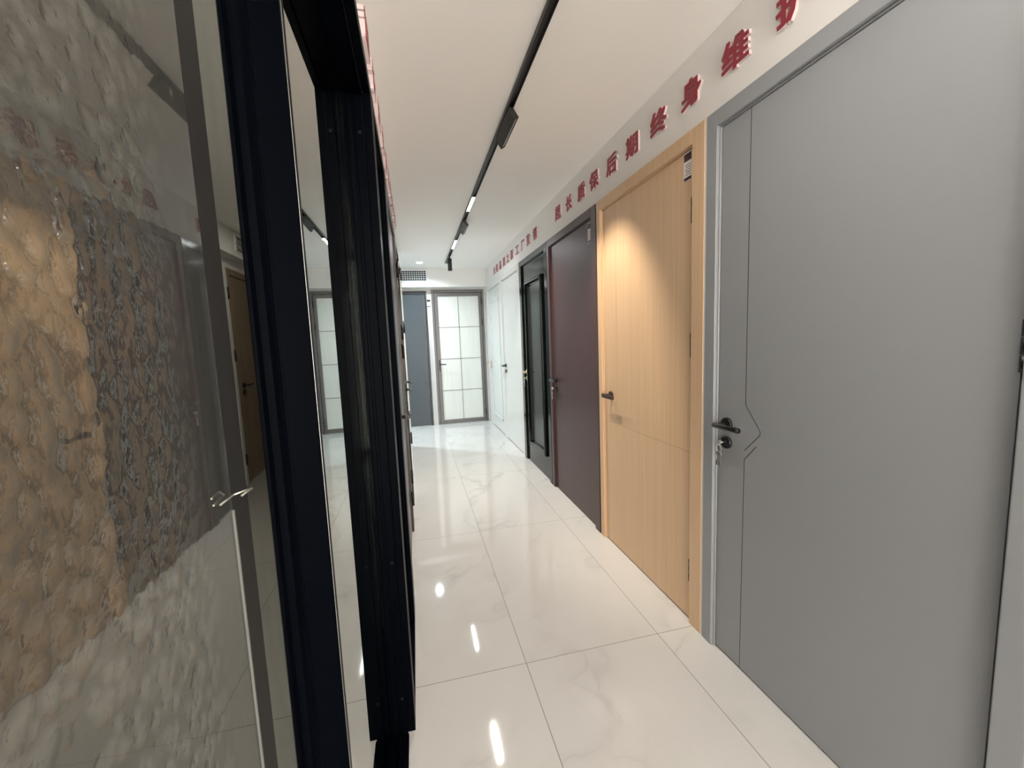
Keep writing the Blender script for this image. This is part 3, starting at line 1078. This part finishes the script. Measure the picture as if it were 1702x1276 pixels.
def left_door(y0, y1, mf, ml, label, hm, hinge_z, hinge_y, lever_y, ztop=2.081, xj=-0.078):
    ro = thing('interior_door', (-0.1, (y0 + y1) / 2, 0), label, 'door', LROW)
    b_ = nb()
    box(b_, -0.1075, xj, y0, y0 + 0.055, 0.0, ztop)
    box(b_, -0.1075, xj, y1 - 0.055, y1, 0.0, ztop)
    box(b_, -0.1075, xj, y0 + 0.055, y1 - 0.055, ztop - 0.055, ztop)
    obj('door_frame', b_, mf, ro, bevel=0.003)
    b_ = nb(); box(b_, -0.1075, -0.093, y0 + 0.058, y1 - 0.058, 0.01, ztop - 0.058)
    obj('leaf', b_, ml, ro, bevel=0.0015)
    for z in hinge_z:
        b_ = nb(); cyl(b_, (xj + 0.006, hinge_y, z - 0.05), (xj + 0.006, hinge_y, z + 0.05), 0.008, None, 14)
        obj('hinge', b_, hm, ro)
    b_ = nb()
    cyl(b_, (-0.093, lever_y, 0.95), (-0.084, lever_y, 0.95), 0.026, None, 24)
    tube(b_, [(-0.084, lever_y, 0.95), (-0.046, lever_y, 0.95)], 0.009, 12)
    s_ = 1 if hinge_y > lever_y else -1
    tube(b_, [(-0.046, lever_y - 0.01 * s_, 0.95), (-0.046, lever_y + 0.12 * s_, 0.95)], 0.010, 14)
    cyl(b_, (-0.093, lever_y, 0.878), (-0.084, lever_y, 0.878), 0.025, None, 24)
    obj('handle', b_, hm, ro)


left_door(2.03, 2.93, 'dark_brown', 'dark_brown', 'dark brown door seen edge on after the two black frames on the left', 'black_metal', (1.80, 1.27, 0.25), 2.85, 2.14)
left_door(2.95, 3.56, 'black_lacquer', 'black_lacquer', 'narrow black door seen edge on, second beyond the glass doors on the left', 'black_metal', (1.85, 1.40, 0.36), 3.00, 3.42)
left_door(3.58, 4.22, 'white_door', 'white_door', 'white door seen edge on, third beyond the glass doors on the left', 'black_metal', (1.9, 1.46, 0.5), 3.64, 4.08)

# ------------------------------------------------------------------ the next aisle, glimpsed between the leaves
XN = -1.70


def next_door(y0, y1, m_, ml, label, hinge_y, lever_y):
    ro = thing('interior_door', (XN, (y0 + y1) / 2, 0), label, 'door', 'doors in the next aisle')
    b_ = nb()
    box(b_, XN + 0.0005, XN + 0.030, y0, y0 + 0.06, 0.0, 2.10)
    box(b_, XN + 0.0005, XN + 0.030, y1 - 0.06, y1, 0.0, 2.10)
    box(b_, XN + 0.0005, XN + 0.030, y0 + 0.06, y1 - 0.06, 2.04, 2.10)
    obj('door_frame', b_, m_, ro, bevel=0.003)
    b_ = nb(); box(b_, XN + 0.0005, XN + 0.014, y0 + 0.064, y1 - 0.064, 0.01, 2.036)
    obj('leaf', b_, ml, ro, bevel=0.0015)
    for z in (1.86, 1.27, 0.25):
        b_ = nb(); cyl(b_, (XN + 0.036, hinge_y, z - 0.055), (XN + 0.036, hinge_y, z + 0.055), 0.009, None, 12)
        obj('hinge', b_, 'black_metal', ro)
    b_ = nb()
    cyl(b_, (XN + 0.014, lever_y, 0.97), (XN + 0.024, lever_y, 0.97), 0.028, None, 20)
    tube(b_, [(XN + 0.024, lever_y, 0.97), (XN + 0.06, lever_y, 0.97)], 0.008, 12)
    tube(b_, [(XN + 0.06, lever_y - 0.01, 0.97), (XN + 0.06, lever_y + 0.13, 0.97)], 0.010, 12)
    cyl(b_, (XN + 0.014, lever_y, 0.90), (XN + 0.024, lever_y, 0.90), 0.028, None, 20)
    obj('handle', b_, 'black_metal', ro)


next_door(3.46, 4.455, 'white_door', 'dark_brown', 'dark door of the next aisle, left of the brown one behind the glass', 4.445, 3.60)
next_door(4.46, 5.30, 'brown', 'brown', 'brown wood door with black lever glimpsed through the gap in the glass', 5.25, 4.615)
b = nb(); box(b, XN + 0.0005, XN + 0.12, 3.2, 5.31, 2.20, CZ - 0.001)
struct('trim_2', b, 'soffit', 'pale boxed soffit of the next aisle above the brown door', 'soffit')
r = thing('air_vent', (XN + 0.12, 4.8, 2.33), 'small slatted air vent glimpsed above the brown door behind the glass', 'vent')
b = nb()
x_ = XN + 0.1205
for (p0, p1, q0, q1) in ((4.48, 4.50, 2.25, 2.405), (5.08, 5.10, 2.25, 2.405), (4.50, 5.08, 2.25, 2.262), (4.50, 5.08, 2.393, 2.405)):
    box(b, x_, x_ + 0.010, p0, p1, q0, q1)
obj('vent_frame', b, 'soffit', r)
b = nb(); box(b, x_, x_ + 0.002, 4.50, 5.08, 2.262, 2.393)
obj('duct', b, 'vent_dark', r)
b = nb()
for k in range(1, 6):
    zc = 2.262 + 0.131 * k / 6
    box(b, x_ + 0.002, x_ + 0.009, 4.50, 5.08, zc - 0.004, zc + 0.004)
obj('louvres', b, 'soffit', r)
r = thing('ceiling_downlight', (-1.0, 4.2, CZ), 'added unseen ceiling light that dimly fills the next aisle behind the glass', 'downlight', 'round recessed ceiling lights')  # fitting for the added aisle lamp, out of view
b = nb(); cyl(b, (-1.0, 4.2, CZ - 0.006), (-1.0, 4.2, CZ - 0.0005), 0.06, 0.06, 32)
obj('trim_ring', b, 'vent_white', r)
